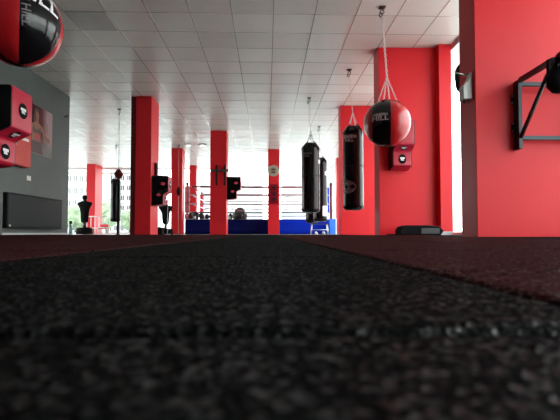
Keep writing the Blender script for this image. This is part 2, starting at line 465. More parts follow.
def logo3(t, r, h):
    text_obj('brand_lettering', 'GREEN\nHILL', .085, 'silver', t, cylwrap(r, FRONT - .19 - .35, h - .27), cuts=1, bold=.001)
    m = MB(); n = 24   # leaf shaped grey emblem, wrapped
    vs = []
    for k in range(n):
        a = 2 * PI * k / n; x = .15 * math.cos(a); y = .13 * math.sin(a) * (1 - .25 * math.cos(a))
        vs.append(m.bm.verts.new(cylwrap(r * 1.012, FRONT - .19 - .45, .44)(x, y, 0)))
    c = m.bm.verts.new(cylwrap(r * 1.012, FRONT - .19 - .45, .44)(0, 0, .003))
    for k in range(n): m.bm.faces.new((c, vs[k], vs[(k + 1) % n]))
    m.build('emblem', 'greyp', t)
    text_obj('emblem_lettering', 'GREEN HILL', .034, 'blackm', t, cylwrap(r * 1.012, FRONT - .19 - .45, .44), cuts=1, bold=.001)
def logo1(t, r, h):
    text_obj('brand_lettering', 'GREEN\nHILL', .07, 'greyp', t, cylwrap(r, FRONT - .5, h - .30), cuts=1, bold=.001)
    for zc, hh in ((h - .45, .09),):
        m = MB(); f = cylwrap(r * 1.01, FRONT + 1.15, zc)
        v = [m.bm.verts.new(f(x, y, 0)) for x, y in ((-.06, -hh / 2), (0, -hh / 2), (.06, -hh / 2), (.06, hh / 2), (0, hh / 2), (-.06, hh / 2))]
        m.bm.faces.new((v[0], v[1], v[4], v[5])); m.bm.faces.new((v[1], v[2], v[3], v[4])); m.build('label_patch', 'white', t)
def logo2(t, r, h):
    for zc, a0, hh, ww in ((h - .48, FRONT + .9, .11, .14), (.32, FRONT + .65, .3, .2)):
        m = MB(); f = cylwrap(r * 1.01, a0, zc)
        v = [m.bm.verts.new(f(x * ww / 2, y * hh / 2, 0)) for y in (-1, 1) for x in (-1, -.5, 0, .5, 1)]
        for i in range(4): m.bm.faces.new((v[i], v[i + 1], v[i + 6], v[i + 5]))
        m.build('label_patch', 'silver', t)
heavy_bag('heavy_bag', 'black heavy bag with grey leaf emblem hanging before the broad red pillar wall', 352.8, 126.5, 210.6, 8.4, 20.5, 349.7, logo3)
heavy_bag('heavy_bag', 'long black heavy bag nearest the ring gap, front one of the overlapping cluster', 310.5, 143.3, 213, 10.2, 18.2, 309.2, logo1)
heavy_bag('heavy_bag', 'narrow black heavy bag with silver patches, half hidden right in the overlapping cluster', 320.2, 158, 222, 13.0, 14, 319.2, logo2)
heavy_bag('heavy_bag', 'low black heavy bag whose bottom shows beneath the front bag of the cluster', 311.7, 164, 223.3, 14.2, 12.5, 311)
heavy_bag('heavy_bag', 'distant black heavy bag by the far left windows behind the dark red ball', 115.8, 179, 222, 16.0, 10, 116.3)

# ------------------------------------------------------------------ big round ball bags
def ball_bag(label, cx, cy, Y, rpx, a_start, bands, chain_h, hx, text_fn):
    c = at(cx, cy, Y); R = rpx / FPX * Y
    t = thing('wrecking_ball_bag', label, 'punching ball', (c.x, Y, c.z), 0, 'round red and black ball bags')
    def gore(k):
        m = MB(); d0 = math.radians(66); d1 = math.radians(54)
        a0 = a_start + (k // 2) * (d0 + d1) + (k % 2) * d0; a1 = a0 + (d1 if k % 2 else d0); nz, na = 28, 12; g = []
        for i in range(nz + 1):
            ph = -PI / 2 + .06 + (PI - .12) * i / nz; row = []
            for j in range(na + 1):
                a = a0 + (a1 - a0) * j / na
                d = Vector((math.cos(ph) * math.cos(a), math.cos(ph) * math.sin(a), math.sin(ph)))
                row.append(m.bm.verts.new(d * R * (1 - .012 * math.exp(-(min(j, na - j) / .9) ** 2)) * (1 + .02 * noise.noise(d * 3))))
            g.append(row)
        for i in range(nz):
            for j in range(na):
                f = m.bm.faces.new((g[i][j], g[i][j + 1], g[i + 1][j + 1], g[i + 1][j])); f.smooth = True
        m.build('red_panel' if k % 2 else 'black_panel', 'bred' if k % 2 else 'bblack', t)
    # panels are bands about a horizontal axis: red cap, black band, red cap
    sa_, sb_ = bands
    for nm, mm, s0, s1 in () if bands[0] <= -1 else (('red_panel', 'bred', -1, sa_), ('black_panel', 'bblack', sa_, sb_), ('red_panel', 'bred', sb_, 1)):
        m = MB(); nl, nr = 14, 56; g = []
        b0, b1 = math.asin(s0), math.asin(s1)
        for i in range(nl + 1):
            be = b0 + (b1 - b0) * i / nl; row = []
            edge = min(i if s0 > -1 else 99, nl - i if s1 < 1 else 99)
            for j in range(nr):
                a = 2 * PI * j / nr
                d = Vector((math.sin(be), math.cos(be) * math.cos(a), math.cos(be) * math.sin(a)))
                rr = R * (1 - .012 * math.exp(-(edge / .8) ** 2)) * (1 + .012 * noise.noise(d * 2.6 + Vector((cx, 0, 0))))
                d = Vector((d.x * math.cos(a_start) - d.y * math.sin(a_start), d.x * math.sin(a_start) + d.y * math.cos(a_start), d.z))
                row.append(m.bm.verts.new(d * rr))
            g.append(row)
        for i in range(nl):
            for j in range(nr):
                f = m.bm.faces.new((g[i][j], g[i][(j + 1) % nr], g[i + 1][(j + 1) % nr], g[i + 1][j])); f.smooth = True
        bmesh.ops.remove_doubles(m.bm, verts=m.bm.verts[:], dist=1e-5)
        m.build(nm, mm, t)
    for k in range(0 if bands[0] > -1 else 6):
        gore(k)
    MB().loft([(0, 0, R * .955, R * .30, R * .30), (0, 0, R * .985, R * .22, R * .22), (0, 0, R * 1.01, R * .06, R * .06)], 20).build('top_cap', 'blackm', t)
    MB().loft([(0, 0, -R * 1.0, R * .1, R * .1), (0, 0, -R * .965, R * .26, R * .26), (0, 0, -R * .96, R * .1, R * .1)], 20).build('bottom_cap', 'blackm', t)
    zt = R + chain_h
    for k in range(4):
        an = PI / 4 + .2 + k * PI / 2; ca, sa = math.cos(an), math.sin(an)
        m = MB(); m.box((R * .36, -.022, R * .86), (R * .60, .022, R * .885), bev=.004, rot=Matrix.Rotation(.5, 3, 'Y'), piv=(R * .48, 0, R * .88))
        for v in m.bm.verts: v.co = Vector((v.co.x * ca - v.co.y * sa, v.co.x * sa + v.co.y * ca, v.co.z + R * .015))
        m.build('leather_tab', 'blackm', t)
        q = MB(); chain_mb(q, (R * .42 * ca, R * .42 * sa, R * .95), (0, 0, zt), r=.0028); q.build('suspension_chain', 'steel', t)
    q = MB(); hxx = at(hx, Y0 - 60, Y).x - c.x
    chain_mb(q, (0, 0, zt), (hxx, 0, ZC - c.z - .13), link=.045, w=.014, r=.0045); q.build('chain', 'steel', t)
    hook(t, ZC - c.z, hxx)
    text_fn(t, R)
    return t
def sphwrap(R, a0, p0, rot=0):
    cr, sr = math.cos(rot), math.sin(rot)
    def f(x, y, z):
        X = x * cr - y * sr; Yy = x * sr + y * cr
        ph = p0 + Yy / R; a = a0 + X / (R * math.cos(p0)); rr = R * 1.006 + z
        return Vector((rr * math.cos(ph) * math.cos(a), rr * math.cos(ph) * math.sin(a), rr * .99 * math.sin(ph)))
    return f
def tx_mid(t, R):
    text_obj('brand_lettering', 'GREEN', .058, 'silver', t, sphwrap(R, FRONT - .267 - .30, .17), cuts=1, bold=.002, squash=(1.15, .8))
    text_obj('brand_lettering', 'HILL', .10, 'silver', t, sphwrap(R, FRONT - .267 - .30, .01), cuts=1, bold=.002, squash=(1.2, .9))
def tx_near(t, R):
    text_obj('brand_lettering', 'GREEN\nHILL', .16, 'white', t, sphwrap(R, FRONT + .52 + .50, .60, -.3), cuts=1, bold=.003)
    text_obj('side_lettering', 'GREEN HILL', .085, 'greyp', t, sphwrap(R, FRONT + .52 + .10, .34, -PI / 2 + .05), cuts=1, bold=.001)
ball_bag('red and black round ball bag hanging on a long steel chain before the coral pillar', 387.2, 123.7, 6.03, 23.6, .03 - .267, (-.64, .12), .33, 383.3, tx_mid)
ball_bag('large red and black round ball bag cropped at the top left corner', 19, 25, 3.46, 40.2, FRONT + .52, (-1, 1), .3, 17, tx_near)

# ------------------------------------------------------------------ wall uppercut pads (local: back at y=0, protrudes to -y, base z=0)
PW, PHT = .35, .72
def wall_pad_proto(lo=.27, side=True):
    t = thing('uppercut_wall_pad', 'x', 'wall pad', (0, 0, 0), 0, 'stepped uppercut wall pads')
    prof = [(0, 0), (-lo + .02, .035), (-lo, .06), (-lo, .25), (-lo - .015, .275), (-.375, .335), (-.385, .36), (-.385, .69), (-.37, .715), (0, .72)]
    MB().prism(prof, 'x', -PW / 2 + .012, PW / 2 - .012).build('pad_body', 'padred', t, bevel=.012)
    ins = [(-.004, .008), (-lo + .025, .045), (-lo + .008, .062), (-lo + .008, .25), (-lo - .01, .28), (-.37, .34), (-.377, .362), (-.377, .685), (-.365, .708), (-.004, .712)]
    for s in (-1, 1):
        xa, xb = (-PW / 2, -PW / 2 + .0118) if s < 0 else (PW / 2 - .0118, PW / 2)
        sp = MB().prism(ins, 'x', xa, xb).build('side_panel', 'black', t)
        for (y, z) in ((-.26, .52), (-.16, .26)) if side else ():
            x = s * (PW / 2 + .0015); m = MB()
            m.prism([(y + .05 * math.cos(a), z + .034 * math.sin(a)) for a in [2 * PI * k / 20 for k in range(20)]], 'x', x - .0012, x + .0012)
            lg = m.build('side_logo', 'padlogo', sp)
    def disc(name, y, z, ny, nz, m_, r=.07):
        n = Vector((0, ny, nz)).normalized(); u = Vector((1, 0, 0)); v = n.cross(u); v = v if v.z > 0 else -v
        p = Vector((0, y, z)); m = MB(); q = [m.bm.verts.new(p + n * .002 + u * r * math.cos(a) + v * r * math.sin(a)) for a in [2 * PI * k / 28 for k in range(28)]]
        q2 = [m.bm.verts.new(x.co + n * .003) for x in q]
        m.bm.faces.new(q); m.bm.faces.new(q2)
        for k in range(28): m.bm.faces.new((q[k], q[(k + 1) % 28], q2[(k + 1) % 28], q2[k]))
        o = m.build(name, 'blackm', t)
        text_obj('logo_lettering', 'GREEN\nHILL', .027, 'white', o, lambda x, y_, z_: p + n * (.006 + z_) + u * x + v * y_, bold=.003, squash=(1.0, 1.1))
    disc('front_logo', -.385, .52, -1, 0, 0)
    disc('front_logo', -(lo + .015 + .375) / 2 - .003, .305, -.06, -(.36 - lo), 0, .05)
    disc('front_logo', -lo, .15, -1, 0, 0)
    return t
pad = wall_pad_proto(.235, False)
pad2 = wall_pad_proto()
def place_pad(o, x, y, z, rz, label, sc=(1, 1, 1)):
    o.location = (x, y, z); o.rotation_euler = (0, 0, rz); o.scale = sc; o['label'] = label
# near left pad faces +x (rotate +90deg: -y -> +x)
zt = at(10, 83, 3.92).z; zb = at(6, 167.3, 4.05).z
xf = at(11.6, 110, 3.92).x
sc = (zt - zb) / .72
place_pad(pad, xf - .385 * sc, 3.92 + PW * sc / 2, zb, PI / 2, 'large red stepped wall pad with black round logos at the left edge', (sc, sc, sc))
pad['label'] = 'large red stepped wall pad with black round logos at the left edge of the photo'
p2 = pad2
xa = at(150.6, 200, 10.2).x
z0, z1 = at(160, 206.3, 10.4).z, at(160, 176, 10.4).z
place_pad(p2, xa + .005, 10.25 + .2, z0, PI / 2, 'black sided stepped wall pad on the nearest left pillar', (1.1, 1, (z1 - z0) / .72))
xc = at(226.4, 200, 13.6).x
z0, z1 = at(235, 200, 13.8).z, at(235, 177, 13.8).z
p3 = dup(pad2); place_pad(p3, xc + .004, 13.7 + .18, z0, PI / 2, 'black sided stepped wall pad on the crossed bar pillar before the ring', (1, 1.12, (z1 - z0) / .72))
z0, z1 = at(403, 169, 7.1).z, at(403, 118.5, 6.98).z
p4 = dup(pad); place_pad(p4, (at(393, 150, 7.08).x + at(413, 150, 7.08).x) / 2, 7.355, z0, 0, 'red stepped wall pad with round logos behind the hanging ball', (.93, 1, (z1 - z0) / .72))
for o in (p2, p3, p4): o['group'] = 'stepped uppercut wall pads'
# back strap above the pad on pillar A
a, b = at(158.4, 176, 10.55), at(157.6, 163, 10.55)
tag(MB().box((xa + .003, 10.5, a.z + .005), (xa + .05, 10.6, b.z), bev=.008).build('mounting_strap', 'blackm'),
    'short black strap above the black pad on the nearest left pillar', 'strap')

# ------------------------------------------------------------------ things on the left wall
XW = -4.6
# hose cabinet
y0c, y1c = atx(13, 150, -4.44).y, atx(31, 150, -4.44).y
zb, zt = atx(13, 163.6, -4.44).z, atx(31, 133.5, -4.44).z
t = thing('fire_hose_cabinet', 'coral red metal cabinet on the grey wall behind the red wall pad', 'cabinet', (XW, (y0c + y1c) / 2, zb))
hw = (y1c - y0c) / 2; hh = zt - zb
MB().box((.002, -hw, 0), (.145, hw, hh), bev=.006).build('body', 'coral', t)
d = MB().box((.147, -hw + .012, .012), (.165, hw - .012, hh - .012), bev=.004).build('door', 'coral', t)
MB().box((.167, -.10, hh * .72), (.170, .20, hh * .80)).build('nameplate', 'plate', d)
m = MB(); m.tube([(.165, -hw + .05, hh * .56), (.182, -hw + .05, hh * .56)], .022, 12); m.build('lock', 'steel', d)
MB().box((.1655, -hw + .012, .012), (.169, -hw + .022, hh - .012)).build('door_edge_strip', 'plate', d)
# poster
ya, yb = 8.45, atx(52.3, 130, -4.59).y
zt, zb = atx(33, 103.5, -4.59).z, atx(52.3, 159.6, -4.59).z
t = thing('boxing_poster', 'poster of a woman boxer in red gloves on the grey wall', 'poster', (XW, (ya + yb) / 2, zb))
W2, Hh = (yb - ya) / 2, zt - zb
MB().box((.002, -W2, 0), (.010, W2, Hh)).build('backdrop_sheet', 'poster', t)
def flat(name, pts, m_, x=.0105, th=.0008):
    MB().prism(pts, 'x', x, x + th).build(name, m_, t)
def ell(cy, cz, ry, rz, n=18, rot=0):
    return [(cy + ry * math.cos(a) * math.cos(rot) - rz * math.sin(a) * math.sin(rot), cz + ry * math.cos(a) * math.sin(rot) + rz * math.sin(a) * math.cos(rot)) for a in [2 * PI * k / n for k in range(n)]]
sc_ = Hh / 1.0
flat('printed_hair', ell(-.13, .80, .085, .12), 'hair')
flat('printed_hair', ell(-.19, .70, .05, .12), 'hair')
flat('printed_torso', [(-.30, .16), (-.31, .36), (-.27, .46), (-.30, .56), (-.22, .62), (-.15, .65), (-.13, .70), (-.06, .70), (-.05, .64), (.05, .60), (.10, .55), (.03, .46), (.02, .36), (.06, .16)], 'skin', .0114)
flat('printed_face', ell(-.10, .77, .055, .085, rot=.15), 'skin', .0123)
flat('printed_top', [(-.27, .44), (-.25, .58), (-.19, .50), (-.12, .48), (-.04, .52), (.02, .58), (.04, .46), (-.02, .40), (-.2, .39)], 'topprint', .0123)
flat('printed_shorts', [(-.34, .02), (-.32, .26), (.06, .26), (.14, .02)], 'topprint', .0123)
flat('printed_arm', [(.04, .60), (.11, .58), (.20, .46), (.32, .40), (.30, .33), (.16, .38), (.06, .50)], 'skin', .0132)
flat('printed_arm', [(-.30, .60), (-.38, .44), (-.24, .34), (-.12, .36), (-.12, .41), (-.24, .42), (-.29, .48), (-.24, .58)], 'skin', .0132)
flat('printed_glove', ell(.34, .36, .06, .055), 'skin', .0141)
flat('printed_glove', ell(-.10, .36, .07, .075), 'gloveprint', .0141)
# radiator
yA = 7.76; yB = atx(63, 200, -4.48).y
zb, zt = atx(11.5, 227.2, -4.48).z, atx(11.5, 193, -4.48).z
t = thing('panel_radiator', 'long black ribbed panel radiator low on the grey wall', 'radiator', (XW, (yA + yB) / 2, zb))
L2 = (yB - yA) / 2; hr = zt - zb
MB().box((.004, -L2, 0), (.10, L2, hr), bev=.012).build('body', 'rad', t)
m = MB(); n = 60
for k in range(n):
    y = -L2 + .03 + (2 * L2 - .06) * k / (n - 1); m.box((.098, y - .0155, .03), (.108, y + .0155, hr - .02), bev=.003)
m.build('ribbed_front', 'rad', t)
MB().box((.004, -L2 - .006, hr + .001), (.118, L2 + .006, hr + .012), bev=.004).build('top_grille', 'rad', t)
MB().box((.004, -L2 - .006, -.016), (.125, L2 + .006, -.001), bev=.004).build('bottom_ledge', 'rad', t)
MB().tube([(.105, -L2 + .03, .03), (.135, -L2 + .03, .03)], .018, 10).build('valve', 'steel', t)
# switch and hook
p = atx(29, 178.2, -4.59)
t = thing('wall_switch', 'small white switch plate on the grey wall above the radiator', 'switch', (XW, p.y, p.z))
MB().box((.002, -.07, -.045), (.012, .07, .045), bev=.003).build('plate', 'plate', t)
MB().box((.0125, -.03, -.025), (.018, .03, .025), bev=.002).build('rocker', 'plate', t)
p = atx(65, 116.5, -4.59)
m = MB(); m.tube([(0, 0, 0), (.05, 0, 0), (.07, 0, .03)], .012, 8); m.tube([(.002, 0, 0), (.008, 0, 0)], .03, 12)
tag(m.build('wall_hook', 'steeld', loc=(XW + .003, p.y, p.z)), 'small dark hook high on the grey wall near its far end', 'hook')

# ------------------------------------------------------------------ double end balls
def double_end(label, px, py, Y, rpx, ceil_px, m_ball, m_cord, ratio=1.35, rc=.006, rlow=.006):
    c = at(px, py, Y); R = rpx / FPX * Y
    t = thing('double_end_ball', label, 'speed ball', (c.x, Y, c.z), 0)
    m = MB(); secs = []
    for k in range(13):
        ph = -PI / 2 + PI * k / 12; q = (1 - abs(math.sin(ph))) ** .55
        secs.append((0, 0, R * ratio * math.sin(ph), max(.004, R * q), max(.004, R * q)))
    m.loft(secs, 16).build('ball', m_ball, t)
    m = MB(); m.tube([(0, 0, R * ratio), (0, 0, ZC - c.z - .10)], rc, 6); m.build('upper_cord', m_cord, t)
    m = MB(); m.tube([(0, 0, -R * ratio), (0, 0, -.018 - c.z + .02)], rlow, 6); m.build('lower_cord', m_cord, t)
    MB().loft([(0, 0, -.02 - c.z + .001, .06, .06), (0, 0, -c.z + .008, .05, .05)], 12).build('floor_anchor', 'steeld', t)
    hook(t, ZC - c.z)
double_end('dark maroon double end ball on a cord left of the nearest left pillar', 118.6, 174.3, 11.3, 4.5, 0, 'maroon', 'blackm', 1.2, .007, .03)
double_end('small black diamond shaped ball on a pale cord before the thin red pillar', 178.5, 191.3, 15.9, 2.3, 0, 'blackm', 'ropewhite', 2.0, .006, .008)

# ------------------------------------------------------------------ training dummies
def dummy(label, px, ptop, Y, wpx, rz=0, zbase=-.02):
    top = at(px, ptop, Y); H = top.z - zbase; s = H / 1.75
    t = thing('training_dummy', label, 'training dummy', (top.x, Y, zbase), rz)
    S = lambda L: [(x * s, y * s, z * s, a * s, b * s) for x, y, z, a, b in L]
    MB().loft(S([(0, 0, .52, .09, .08), (0, 0, .55, .13, .11), (0, 0, .75, .145, .115), (0, 0, .95, .15, .12), (0, 0, 1.12, .175, .13), (0, -.01, 1.24, .22, .135),
                 (0, 0, 1.33, .27, .13), (0, 0, 1.39, .275, .115), (0, 0, 1.43, .22, .10), (0, 0, 1.465, .10, .08), (0, 0, 1.49, .062, .065), (0, 0, 1.53, .06, .062),
                 (0, -.012, 1.56, .075, .085), (0, -.015, 1.62, .09, .105), (0, -.012, 1.68, .09, .105), (0, 0, 1.725, .07, .08), (0, 0, 1.75, .03, .03)]), 24).build('torso', 'blackm', t)
    m = MB(); m.loft(S([(0, -.118, 1.60, .012, .02), (0, -.118, 1.66, .008, .008)]), 8)
    m.build('nose', 'blackm', t)
    MB().tube([(0, 0, .30 * s), (0, 0, .52 * s)], .055 * s, 14).build('pole', 'steelb', t)
    MB().loft(S([(0, 0, 0, .28, .26), (0, 0, .04, .30, .28), (0, 0, .24, .29, .27), (0, 0, .30, .24, .22)]), 28).build('base', 'blackm', t)
    return t
dummy('black torso training dummy on a drum base by the far left windows', 85, 195, 17.6, 14).scale = (1.2, 1.1, 1)
d2 = dummy('dark training dummy standing behind the black pad of the nearest left pillar', 165.8, 199.5, 14.0, 12, .2); d2.scale = (1.25, 1.1, 1)
# gym boxes under dummy
p = at(159.5, 228, 13.0)
tag(MB().box((p.x - .08, 12.9, -.02), (p.x + .09, 13.2, at(160, 227.2, 13).z), bev=.01).build('storage_box', 'blackm'), 'small black box on the floor between the two left pillars', 'box')
a, b = at(167.5, 234, 13.6), at(167.5, 197, 13.6)
m = MB(); m.tube([(a.x, 13.6, -.018), (a.x, 13.6, b.z)], .012, 8); m.tube([(a.x, 13.6, at(0, 224, 13.6).z), (a.x - .2, 13.65, at(0, 226, 13.6).z)], .012, 6)
m.loft([(a.x, 13.6, -.02, .1, .1), (a.x, 13.6, 0, .09, .09)], 16)
tag(m.build('metal_stand', 'ropewhite'), 'thin white metal stand beside the dark dummy behind the left pillar pad', 'stand')

# bottle
p = at(70.6, 234, 11.0); zt = at(70.6, 221, 11).z
t = thing('water_bottle', 'pale blue water bottle with black cap beside the grey wall end', 'bottle', (p.x, 11.0, -.021))
H = zt + .02
MB().loft([(0, 0, .001, .038, .038), (0, 0, .02, .046, .046), (0, 0, H * .62, .046, .046), (0, 0, H * .76, .022, .022), (0, 0, H * .8, .022, .022)], 18).build('body', 'cyan', t)
MB().loft([(0, 0, H * .8, .035, .035), (0, 0, H, .035, .035)], 18).build('cap', 'blackm', t)

# white metal rail near far left windows
def rail(name, label, xa, xb, Y, z, n, m_='frame'):
    t = thing(name, label, 'rail', ((xa + xb) / 2, Y, -.02)); w = (xb - xa) / 2
    MB().tube([(-w, 0, z + .02), (w, 0, z + .02)], .022, 8).build('top_rail', m_, t)
    MB().tube([(-w, 0, z * .35), (w, 0, z * .35)], .016, 8).build('lower_rail', m_, t)
    for k in range(n):
        x = -w + 2 * w * k / (n - 1); MB().tube([(x, 0, 0.001), (x, 0, z + .02)], .018, 8).build('post', m_, t)
rail('guard_rail', 'white tubular rail across the foot of the pink sided pillar', at(87, 216, 19.8).x, at(107, 216, 19.8).x, 19.8, at(87, 216.5, 19.8).z, 6)
t = thing('folding_chair', 'small pink folding chair low by the far left windows', 'chair', (at(103, 230, 19).x, 19, -.02))
MB().box((-.17, -.16, .22), (.17, .16, .25), bev=.01).build('seat', 'padlogo', t)
MB().box((-.17, .14, .3), (.17, .165, .42), bev=.01).build('backrest', 'padlogo', t)
for x in (-.15, .15):
    MB().tube([(x, -.14, 0), (x, -.14, .22)], .014, 6).build('leg', 'frame', t)
    MB().tube([(x, .155, 0), (x, .155, .4)], .014, 6).build('leg', 'frame', t)

# ------------------------------------------------------------------ boxing ring
YR0, YR1 = 17.3, 21.35
xl, xr = at(185, 226, YR0).x, at(333, 226, YR0).x
zp = at(260, 219.0, YR0).z
ring = thing('boxing_ring', 'boxing ring with blue apron, rope fence and padded corners', 'boxing ring', ((xl + xr) / 2, YR0, -.02))
W2 = (xr - xl) / 2; D = YR1 - YR0; zp += .02
MB().box((-W2 + .03, .03, .001), (W2 - .03, D - .03, zp - .02)).build('platform', 'steelb', ring)
MB().box((-W2, 0, zp - .02), (W2, D, zp), bev=.006).build('canvas', 'canvas', ring)
xs = at(273, 220, YR0).x - (xl + xr) / 2
def apron(x0, x1, m_):
    m = MB(); n = 40
    vs = [[m.bm.verts.new((x0 + (x1 - x0) * k / n, .012 + .012 * noise.noise(Vector((k * .4, j * 1.7, x0))), .006 + (zp - .024) * j / 4)) for k in range(n + 1)] for j in range(5)]
    for j in range(4):
        for k in range(n):
            f = m.bm.faces.new((vs[j][k], vs[j][k + 1], vs[j + 1][k + 1], vs[j + 1][k])); f.smooth = True
    o = m.build('apron', m_, ring); sd = o.modifiers.new('s', 'SOLIDIFY'); sd.thickness = .006; o.location.y = -.012
    return o
tag(apron(-W2, xs, 'navy'), 'navy apron half'); tag(apron(xs, W2, 'royal'), 'bright royal blue apron half')
MB().box((-W2 - .012, .03, .01), (-W2 - .002, D - .03, zp - .03)).build('side_apron', 'navy', ring)
MB().box((W2 + .002, .03, .01), (W2 + .012, D - .03, zp - .03)).build('side_apron', 'lblue', ring)
ropez = [at(260, y, YR0).z + .02 for y in (186.2, 194.6, 203.6, 212.2)]
ropem = ['ropered', 'ropewhite', 'ropewhite', 'ropeblue']
padm = {(-1, 0): 'palepink', (1, 0): 'royal', (-1, 1): 'padlogo', (1, 1): 'ropewhite'}
for sx in (-1, 1):
    for sy in (0, 1):
        px_, py_ = sx * (W2 - .06), .1 + sy * (D - .2)
        MB().tube([(px_, py_, zp), (px_, py_, ropez[0] + .06)], .05, 12).build('corner_post', 'palepink' if sx < 0 else 'ropered', ring)
        q = MB(); dx, dy = -sx * .16, (.16 if sy == 0 else -.16)
        for i in range(3):
            za, zb_ = ropez[i + 1] + .02, ropez[i] - .02
            q.box((px_ + dx - .13, py_ + dy - .05, za), (px_ + dx + .13, py_ + dy + .05, zb_), bev=.02, rot=Matrix.Rotation(PI / 4 * (1 if (sx < 0) == (sy == 0) else -1) + PI / 2, 3, 'Z'))
        if sx < 0:
            q.bm.free(); q = MB()
            for i in range(3): q.loft([(px_, py_, ropez[i + 1] - .03, .10, .10), (px_, py_, ropez[i] - .02, .10, .10)], 14)
            q.loft([(px_, py_, zp + .002, .10, .10), (px_, py_, ropez[3] - .05, .10, .10)], 14)
        q.build('corner_pad', padm[(sx, sy)], ring)
        for z in ropez:
            MB().tube([(px_ + dx * .1, py_ + dy * .1, z), (px_ + dx, py_ + dy, z)], .018, 8).build('turnbuckle', 'ropewhite', ring)
        MB().loft([(px_, py_, ropez[0] + .061, .06, .06), (px_, py_, ropez[0] + .15, .055, .055)], 12).build('post_cap', 'gdark', ring)
R2 = W2 - .22
for i, z in enumerate(ropez):
    for y in (.26, D - .26): MB().tube([(-R2 + .0, y, z), (0, y, z - .015), (R2, y, z)], .038 if i == 0 else .030, 8).build('rope', ropem[i], ring)
    for x in (-R2, R2): MB().tube([(x, .26, z), (x, D / 2, z - .01), (x, D - .26, z)], .030, 8).build('rope', ropem[i], ring)
for x in (-R2 * .4, R2 * .4):
    MB().tube([(x, .26, ropez[0]), (x, .26, ropez[3])], .008, 6).build('rope_spacer', 'ropewhite', ring)

# headguard + gloves on the edge of the canvas
zc = zp - .02
def headguard(px, Y, wpx, label):
    p = at(px, 215, Y); s = wpx / FPX * Y / .30
    t = thing('headguard', label, 'headguard', (p.x, Y, zc + .001)); t.scale = (s,) * 3
    MB().loft([(0, 0, .0, .14, .13), (0, 0, .05, .15, .15), (0, 0, .13, .135, .14), (0, 0, .20, .10, .11), (0, 0, .235, .06, .07), (0, 0, .25, .02, .02)], 24).build('shell', 'gdark', t)
    MB().box((-.11, -.165, .135), (.11, -.12, .19), bev=.018).build('forehead_pad', 'greyv', t)
    MB().loft([(0, -.168, .155, .04, .004), (0, -.168, .185, .04, .004)], 14).build('logo', 'padlogo', t)
    for s_ in (-1, 1): MB().loft([(s_ * .115, -.08, .01, .03, .05), (s_ * .125, -.09, .07, .045, .06), (s_ * .11, -.09, .13, .03, .05)], 14).build('cheek_pad', 'greyv', t)
headguard(240, 17.42, 14, 'large dark headguard with pink logo on the ring edge left of the sign pillar')
def glove(px, Y, label, rz, m_='gdark', mc='white', s=1.0, first=[None]):
    t = thing('boxing_glove', label, 'boxing glove', (at(px, 215, Y).x, Y, zc + .001), rz, 'boxing gloves on the ring edge'); t.scale = (s * 1.15,) * 3
    m = MB(); m.loft([(0, 0, .0, .05, .06), (0, 0, .03, .085, .085), (0, -.01, .10, .095, .10), (0, -.02, .17, .085, .10), (0, -.03, .22, .05, .07), (0, -.03, .235, .02, .03)], 18)
    m.build('fist', m_, t)
    MB().loft([(.10, -.01, .05, .022, .03), (.115, -.03, .10, .032, .035), (.105, -.05, .15, .03, .03), (.095, -.06, .175, .012, .012)], 12).build('thumb', m_, t)
    MB().tube([(0, .07, .06), (0, .17, .055)], [.062, .055], 14).build('cuff', mc, t)
glove(190.6, 17.42, 'dark boxing glove leftmost on the ring edge beside the thin pillar', .6, s=1.0)
glove(196.2, 17.62, 'dark boxing glove second from left on the ring edge', 2.6, s=1.05)
glove(201.6, 17.42, 'dark boxing glove third from left on the ring edge', -.5, s=.9)
glove(207, 17.43, 'low dark and pink boxing glove just left of the crossed bar pillar', .3, 'gdark', 'padlogo', s=.72)
glove(230.4, 17.42, 'dark boxing glove with white cuff right of the crossed bar pillar', 2.9, s=.8)

# blue vinyl block and stool by the right end
a, b = at(329.5, 230, 16.8), at(335.5, 230, 16.8); zt = at(332, 219, 16.8).z
t = thing('corner_steps', 'light blue block with white edge beside the right end of the ring', 'step block', ((a.x + b.x) / 2, 16.9, -.02))
w2 = (b.x - a.x) / 2
MB().box((-w2, -.15, 0.001), (w2, .15, zt + .02), bev=.01).build('block', 'lblue', t)
MB().box((w2 + .001, -.14, 0.001), (w2 + .04, .14, zt + .05), bev=.006).build('side_board', 'frame', t)
a, b = at(311, 230, 15.5), at(328.5, 230, 15.5); zt = at(320, 223.5, 15.5).z + .02
t = thing('low_bench', 'low bench with thin pale steel legs under the clustered heavy bags', 'bench', ((a.x + b.x) / 2, 15.6, -.02))
w2 = (b.x - a.x) / 2
MB().box((-w2, -.15, zt - .03), (w2, .15, zt), bev=.01).build('seat', 'steelb', t)
for sx in (-1, 1):
    for sy in (-1, 1): MB().tube([(sx * w2 * 1.0, sy * .14, 0.001), (sx * (w2 - .05), sy * .12, zt - .03)], .014, 8).build('leg', 'steel', t)
MB().tube([(-w2, -.13, zt * .42), (w2, -.13, zt * .42)], .01, 8).build('stretcher', 'steel', t)
def shoe(px, label):
    p = at(px, 233, 15.2); t = thing('sports_shoe', label, 'shoe', (p.x, 15.2, -.0215), .2, 'pale shoes below the bench')
    MB().loft([(0, 0, 0, .045, .13), (0, 0, .02, .047, .135)], 18).build('sole', 'white', t)
    MB().loft([(0, 0, .02, .043, .13), (0, .01, .06, .04, .11), (0, .05, .10, .032, .06)], 18).build('upper', 'plate', t)
shoe(316.3, 'pale sports shoe under the left end of the low bench'); shoe(323.8, 'pale sports shoe under the right end of the low bench')

